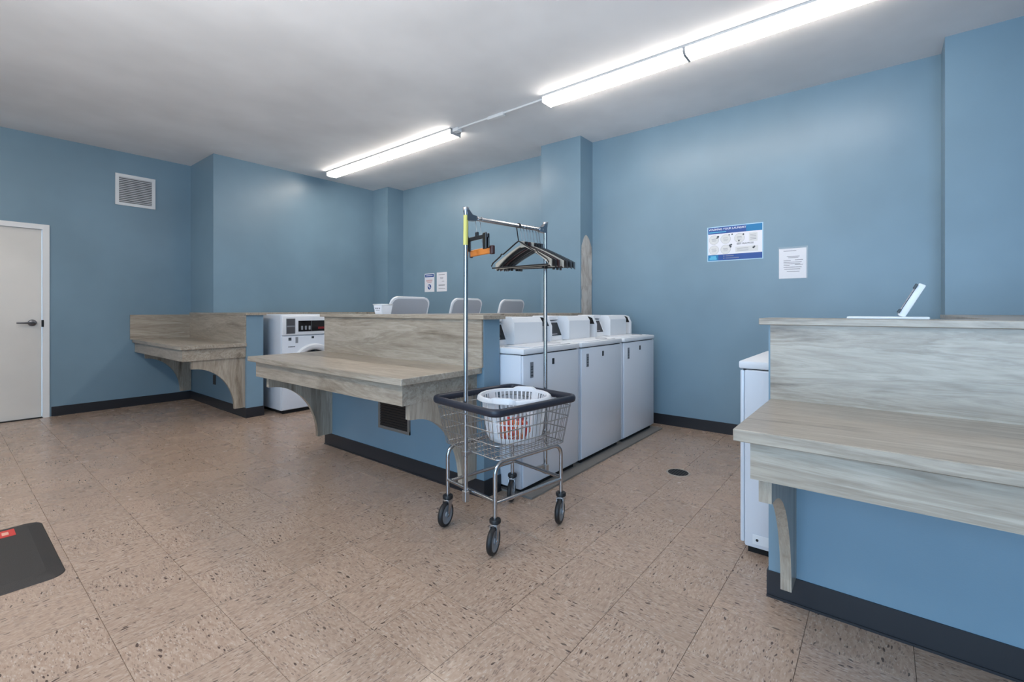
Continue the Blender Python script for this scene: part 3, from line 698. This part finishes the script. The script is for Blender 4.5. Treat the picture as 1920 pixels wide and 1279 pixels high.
# casters
def caster(su, sv, swivel):
    x, y = LU*su, LV*sv; ca, sa = math.cos(swivel), math.sin(swivel)
    M = Matrix.Translation((x, y, 0)) @ Matrix.Rotation(swivel, 4, 'Z')
    c = obj('caster', MB().lathe([(.0005, .162), (.026, .162), (.028, .158), (.028, .146), (.022, .140), (.0005, .140)], (0,0,0), 'z', 20).xf(M), RUBT, cart, 40, )
    f = MB(); f.rbox(-.024, .024, -.019, .019, .130, .142, .003, 1)
    for s in (-1, 1):
        pr_ = [(-.022, .134), (.022, .134), (.028, .066), (.034, .055), (.014, .055), (.006, .080)]
        f.prism([(a-.0, b) for a, b in pr_], s*.0175-.0018, s*.0175+.0018, 'y')
    f.tube([(.022, -.021, .066), (.022, .021, .066)], .005, 8)
    obj('fork', f.xf(M), CHROME, c, 40)
    wc = (.022, 0, .0665)
    ty = MB().lathe([(.050, -.0125), (.060, -.0125), (.0655, -.006), (.0665, 0), (.0655, .006), (.060, .0125), (.050, .0125)], wc, 'y', 36, True)
    obj('tyre', ty.xf(M), RUBT, c, 40)
    hb = MB().lathe([(.0005, -.0135), (.014, -.0135), (.016, -.008), (.040, -.009), (.046, -.012), (.0505, -.011), (.0505, .011), (.046, .012), (.040, .009), (.016, .008), (.014, .0135), (.0005, .0135)], wc, 'y', 36)
    obj('wheel_hub', hb.xf(M), PLAST_G, c, 40)
caster(-1, 1, math.radians(203)); caster(-1, -1, math.radians(207)); caster(1, -1, math.radians(205)); caster(1, 1, math.radians(212))
# basket
UB, VB = .245, .228; UR, VR = .290, .256
def ringpts(u, v, z, r=.04, n=5): return [(a, b, z) for a, b in rrect(-u, u, -v, v, r, n)]
bk = MB()
lv_ = [(UB, VB, ZB)] + [(UB+(UR-UB)*f, VB+(VR-VB)*f, ZB+(ZR-ZB)*f) for f in (.30, .58, .82)]
for u, v, z in lv_: bk.tube(ringpts(u, v, z), .0032, 6, True)
bk.tube(ringpts(UR, VR, ZR-.004), .004, 6, True)
NU, NV = 20, 18
def side(fn, n, **k):
    for i in range(1, n): fn(i/n)
for i in range(1, NU):
    f = i/NU*2-1
    bk.tube([(f*UR, -VR, ZR), (f*UB, -VB, ZB), (f*UB, VB, ZB), (f*UR, VR, ZR)], .0018, 5)
for i in range(1, NV):
    f = i/NV*2-1
    bk.tube([(-UR, f*VR, ZR), (-UB, f*VB, ZB)], .0018, 5); bk.tube([(UR, f*VR, ZR), (UB, f*VB, ZB)], .0018, 5)
for i in range(1, 7):
    f = i/7*2-1; bk.tube([(-UB, f*VB, ZB-.004), (UB, f*VB, ZB-.004)], .0024, 5)
obj('wire_basket', bk, ZINC, cart, 60)
obj('vinyl_bumper', MB().tube(ringpts(UR+.006, VR+.006, ZR, .045, 6), [.020]*28, 12, True, .68), VINYL, cart, 60)
# garment rack
PXL, PXR = -.268, .326; ZT = 1.69
obj('pole', MB().tube([(PXL, 0, .20), (PXL, 0, .8), (PXL+.002, 0, ZT-.03)], .0115, 14), CHROME, cart, 60)
obj('pole', MB().tube([(PXR, 0, .20), (PXR, 0, ZT-.03)], .0115, 14), CHROME, cart, 60)
for x in (PXL+.002, PXR):
    obj('pole_cap', MB().lathe([(.0115, ZT-.035), (.0125, ZT-.03), (.0165, ZT), (.015, ZT+.003), (.0005, ZT+.003)], (x, 0, 0), 'z', 16), CHROME, cart, 40)
ZROD = 1.642
rod = MB().tube([(PXL, 0, ZROD), (PXR, 0, ZROD)], .0115, 14)
rd = obj('hanging_rod', rod, CHROME, cart, 60)
for x, s in ((PXL, 1), (PXR, -1)):
    g_ = MB().prism([(x, ZROD-.016), (x+s*.062, ZROD-.013), (x+s*.062, ZROD+.013), (x+s*.035, ZROD+.016), (x+s*.012, ZROD+.04), (x, ZROD+.045)], -.014, .014, 'y'); obj('rod_socket', g_, CHROME, rd)
obj('yellow_tape', MB().tube([(PXL, 0, 1.50), (PXL+.002, 0, 1.652)], .0128, 14), YEL, cart, 60)
for x in (PXL, PXR):
    m_ = MB().rbox(x-.016, x+.016, -.018, .018, ZB-.02, ZB+.004, .003, 1); m_.rbox(x-.014, x+.014, -.016, .016, .195, .25, .003, 1); obj('pole_clamp', m_, ZINC, cart)
m_ = MB().rbox(UB-.02, PXR+.005, -.008, .008, ZB-.018, ZB-.004, .002, 1); m_.rbox(LU, PXR+.005, -.007, .007, .236, .252, .002, 1)
m_.rbox(PXL-.005, -UB+.02, -.008, .008, ZB-.018, ZB-.004, .002, 1); obj('rack_brace', m_, ZINC, cart)
cart.location = (CC[0], CC[1], 0); cart.rotation_euler = (0, 0, CA)
CM = Matrix.Translation((CC[0], CC[1], 0)) @ Matrix.Rotation(CA, 4, 'Z')

# ------------------------------------------------------------ laundry basket in the cart
BZ = ZB+.008; BH = .246; BR0, BR1 = .143, .190
lb = thing('laundry_basket', 'round white slatted plastic laundry basket standing in the cart', 'basket', (0,0,0))
def ell(r, z, n=48, sx=1.0): return [(r*math.cos(2*PI*k/n)*sx, r*math.sin(2*PI*k/n), z) for k in range(n)]
# base bowl
obj('base', MB().lathe([(.0005, BZ), (BR0-.01, BZ), (BR0, BZ+.006), (BR0+.010, BZ+.032), (BR0+.006, BZ+.032), (BR0-.003, BZ+.008), (.0005, BZ+.005)], (0,0,0), 'z', 48), PLAST_W, lb, 40)
sl = MB(); NS = 44
for k in range(NS):
    a = 2*PI*k/NS; solid = (k % 11) in (0, 1)
    w_ = .0105 if solid else .0038
    ta = Vector((-math.sin(a), math.cos(a), 0)); ra = Vector((math.cos(a), math.sin(a), 0))
    p0 = ra*(BR0+.008)+Vector((0,0,BZ+.028)); p1 = ra*(BR1-.008)+Vector((0,0,BZ+BH-.012)); th = ra*.0022
    sl.add([p0-ta*w_-th, p0+ta*w_-th, p1+ta*w_*1.25-th, p1-ta*w_*1.25-th, p0-ta*w_+th, p0+ta*w_+th, p1+ta*w_*1.25+th, p1-ta*w_*1.25+th], [(0,1,2,3),(7,6,5,4),(0,4,5,1),(1,5,6,2),(2,6,7,3),(3,7,4,0)])
obj('slats', sl, PLAST_W, lb)
hb = MB()
for f in (.36, .72): r = BR0+.008+(BR1-BR0-.016)*f; hb.lathe([(r-.0025, BZ+.03+(BH-.04)*f), (r+.0035, BZ+.03+(BH-.04)*f), (r+.0045, BZ+.036+(BH-.04)*f), (r-.0015, BZ+.036+(BH-.04)*f)], (0,0,0), 'z', 48, True)
obj('hoops', hb, PLAST_W, lb, 40)
z1 = BZ+BH
obj('rim', MB().lathe([(BR1-.010, z1-.016), (BR1-.006, z1-.002), (BR1+.004, z1+.001), (BR1+.014, z1-.006), (BR1+.018, z1-.022), (BR1+.013, z1-.022), (BR1+.008, z1-.010), (BR1-.003, z1-.008), (BR1-.006, z1-.018)], (0,0,0), 'z', 56, True), PLAST_W, lb, 50)
for a0 in (math.radians(28), math.radians(208)):
    m_ = MB(); P = []; n = 10; vs = []
    for k in range(n+1):
        a = a0-.36+.72*k/n; e = .010*min(1, min(k, n-k)/1.5)
        for r_, z_ in ((BR1-.008, z1-.004), (BR1-.004, z1+e), (BR1+.014+e*.6, z1+e), (BR1+.020+e*.6, z1-.018)): vs.append((r_*math.cos(a), r_*math.sin(a), z_))
    m_.add(vs, [(k*4+q, k*4+(q+1) % 4, (k+1)*4+(q+1) % 4, (k+1)*4+q) for k in range(n) for q in range(4)]+[(0,1,2,3), (n*4, n*4+1, n*4+2, n*4+3)])
    obj('handle', m_, PLAST_W, lb, 40)
BC = CM @ Vector((.068, -.004, 0)); lb.location = (BC.x, BC.y, 0); lb.rotation_euler = (0, 0, CA)
# detergent packet in the basket
rp = random.Random(5); pk = bmesh.new(); bmesh.ops.create_icosphere(pk, subdivisions=3, radius=1)
pm = MB(); vs = []
for v in pk.verts:
    n_v = v.co.normalized(); q = 1+.16*math.sin(7*n_v.x+3*n_v.z)*math.cos(6*n_v.y-2*n_v.z)+rp.uniform(-.03, .03)
    vs.append((n_v.x*.096*q, n_v.y*.074*q, BZ+.060+max(-.05, n_v.z*.066*q)))
pk.verts.index_update(); pm.add(vs, [[v.index for v in f.verts] for f in pk.faces]); pk.free()
def packet_mat():
    m = mat('red_orange_packet', srgb(205, 70, 40), .3); t = NT(m); v = t.coords((14, 14, 10))
    c = t.ramp(noise(t, v, 1.2, 3, .5, 1.2), [(.30, srgb(150,30,34)), (.42, srgb(208,52,38)), (.55, srgb(226,120,50)), (.62, srgb(235,215,200)), (.66, srgb(200,60,40)), (.75, srgb(60,80,120))], 'CONSTANT')
    t.l(c, t.b.inputs['Base Color']); return m
o = obj('detergent_packet', pm, packet_mat(), None, 30)
PC = CM @ Vector((.036, -.040, 0)); o.location = (PC.x, PC.y, 0); tag(o, 'crumpled red and orange packet inside the white laundry basket', 'packet')

# ------------------------------------------------------------ hangers on the rod
def frame(s, yaw=0, tilt=0):
    return CM @ Matrix.Translation((s, 0, ZROD)) @ Matrix.Rotation(yaw, 4, 'Z') @ Matrix.Rotation(tilt, 4, 'X')
def hook_pts(top=.0155, drop=.088):
    r = .0165; P = []
    for k in range(0, 10): a = math.radians(200-k*26); P.append((0, r*math.cos(a), r*math.sin(a)-.002))
    P.append((0, .006, -drop+.03)); P.append((0, 0, -drop)); return P
HG = None
def hanger(s, label, style, yaw=0, tilt=0, hw=.215):
    M = frame(s, yaw, tilt); t = thing('coat_hanger', label, 'hanger', M.translation, 0, 'coat hangers on the cart rack')
    ap = -.088; hm = {'black':CHROME, 'wireblack':BLACK, 'beige':CHROME, 'brown':CHROME}[style]; bm_ = {'black':BLACK, 'wireblack':BLACK, 'beige':BEIGE, 'brown':BROWN}[style]
    obj('hook', MB().tube(hook_pts(), .0032 if style == 'wireblack' else .0017, 6).xf(M), hm, t, 60)
    zb = ap-.138
    if style == 'wireblack':
        P = [(0, 0, ap+.004), (0, -.02, ap-.006), (0, -hw*.55, ap-.062), (0, -hw*.62, ap-.060), (0, -hw*.66, ap-.072), (0, -hw*.95, zb+.028), (0, -hw, zb+.012), (0, -hw*.97, zb), (0, hw*.97, zb), (0, hw, zb+.012), (0, hw*.95, zb+.028), (0, hw*.66, ap-.072), (0, hw*.62, ap-.060), (0, hw*.55, ap-.062), (0, .02, ap-.006)]
        obj('body', MB().tube(P, .0042, 8, True).xf(M), bm_, t, 60)
    else:
        # flat shoulder piece with wide ends, and a lower bar
        U = []; Lw = []
        N = 12
        for k in range(-N, N+1):
            f = k/N; y = f*hw; a = abs(f)
            z = ap-.012-.098*a**1.15 - (.012 if .60 < a < .66 else 0); thick = (.009+.030*a**3) if style == 'beige' else (.022+.020*a**2.2)
            U.append((y, z)); Lw.append((y, z-thick))
        poly = U+Lw[::-1]; mb = MB()
        n = len(U); vs = [(-.005, y, z) for y, z in U]+[(-.005, y, z) for y, z in Lw]+[(.005, y, z) for y, z in U]+[(.005, y, z) for y, z in Lw]
        fs = []
        for k in range(n-1): fs += [(k, k+1, n+k+1, n+k), (2*n+k, 2*n+k+1, 3*n+k+1, 3*n+k), (k, k+1, 2*n+k+1, 2*n+k), (n+k, n+k+1, 3*n+k+1, 3*n+k)]
        fs += [(0, n, 3*n, 2*n), (n-1, 2*n-1, 4*n-1, 3*n-1)]
        mb.add(vs, fs); mb.rbox(-.006, .006, -.014, .014, ap-.03, ap+.006, .003, 1)
        obj('shoulders', mb.xf(M), bm_, t)
        P = [(0, -hw+.006, ap-.135), (0, -hw+.02, zb+.002), (0, -hw+.04, zb), (0, hw-.04, zb), (0, hw-.02, zb+.002), (0, hw-.006, ap-.135)]
        obj('trouser_bar', MB().tube(P, .0036, 7).xf(M), BLACK if style != 'beige' else BEIGE, t, 60)
        if style in ('black', 'brown'):
            m_ = MB()
            for s_ in (-1, 1): m_.rbox(-.007, .007, s_*.12-.006, s_*.12+.006, zb-.016, zb+.006, .002, 1)
            obj('clip', m_.xf(M), BLACK, t)
    return t
hl = [
 (.105, 'thin all-black tubular hanger, nearest of the bunch on the rack', 'wireblack', 8),
 (.135, 'beige plastic hanger right behind the thin black one', 'beige', 6),
 (.160, 'black flat hanger with clips behind the first beige hanger', 'black', 10),
 (.185, 'dark brown hanger in the middle of the bunch', 'brown', 11),
 (.210, 'second beige hanger, in the middle of the bunch', 'beige', 15),
 (.235, 'black flat hanger behind the second beige hanger', 'black', 18),
 (.262, 'black flat hanger second from the right pole', 'black', 23),
 (.285, 'black flat hanger closest to the right pole', 'black', 28)]
for k, (s, lab, st, yw) in enumerate(hl): hanger(s, lab, st, math.radians(yw), 0, .205)
# two trouser hangers by the left pole
M = frame(-.195, math.radians(-6)); t = thing('trouser_hanger', 'black clip hanger with short bar beside the left rack pole', 'hanger', M.translation, 0, 'trouser hangers by the left pole')
obj('hook', MB().tube(hook_pts(drop=.075), .0015, 6).xf(M), CHROME, t, 60)
m_ = MB().rbox(-.005, .005, -.105, .105, -.108, -.088, .002, 1); m_.rbox(-.006, .006, -.010, .010, -.092, -.068, .002, 1); br_ = obj('bar', m_.xf(M), BLACK, t)
for s_ in (-1, 1):
    m_ = MB().rbox(-.014, -.004, s_*.088-.016, s_*.088+.016, -.165, -.082, .003, 1); m_.rbox(.004, .012, s_*.088-.014, s_*.088+.014, -.160, -.085, .003, 1); obj('clip', m_.xf(M), BLACK, t)
M = frame(-.165, math.radians(-8)); t = thing('trouser_hanger', 'orange wooden clamp hanger below the black clip hanger', 'hanger', M.translation, 0, 'trouser hangers by the left pole')
obj('hook', MB().tube(hook_pts(drop=.085)+[(0, -.01, -.12), (0, -.012, -.150)], .0015, 6).xf(M), CHROME, t, 60)
m_ = MB().rbox(-.008, .008, -.095, .105, -.185, -.150, .003, 1); obj('clamp_board', m_.xf(M), WOODO, t)
for a_, b_ in ((-.118, -.094), (.102, .112)): obj('end_clasp', MB().rbox(-.010, .010, a_, b_, -.190, -.146, .003, 1).xf(M), BROWN, t)
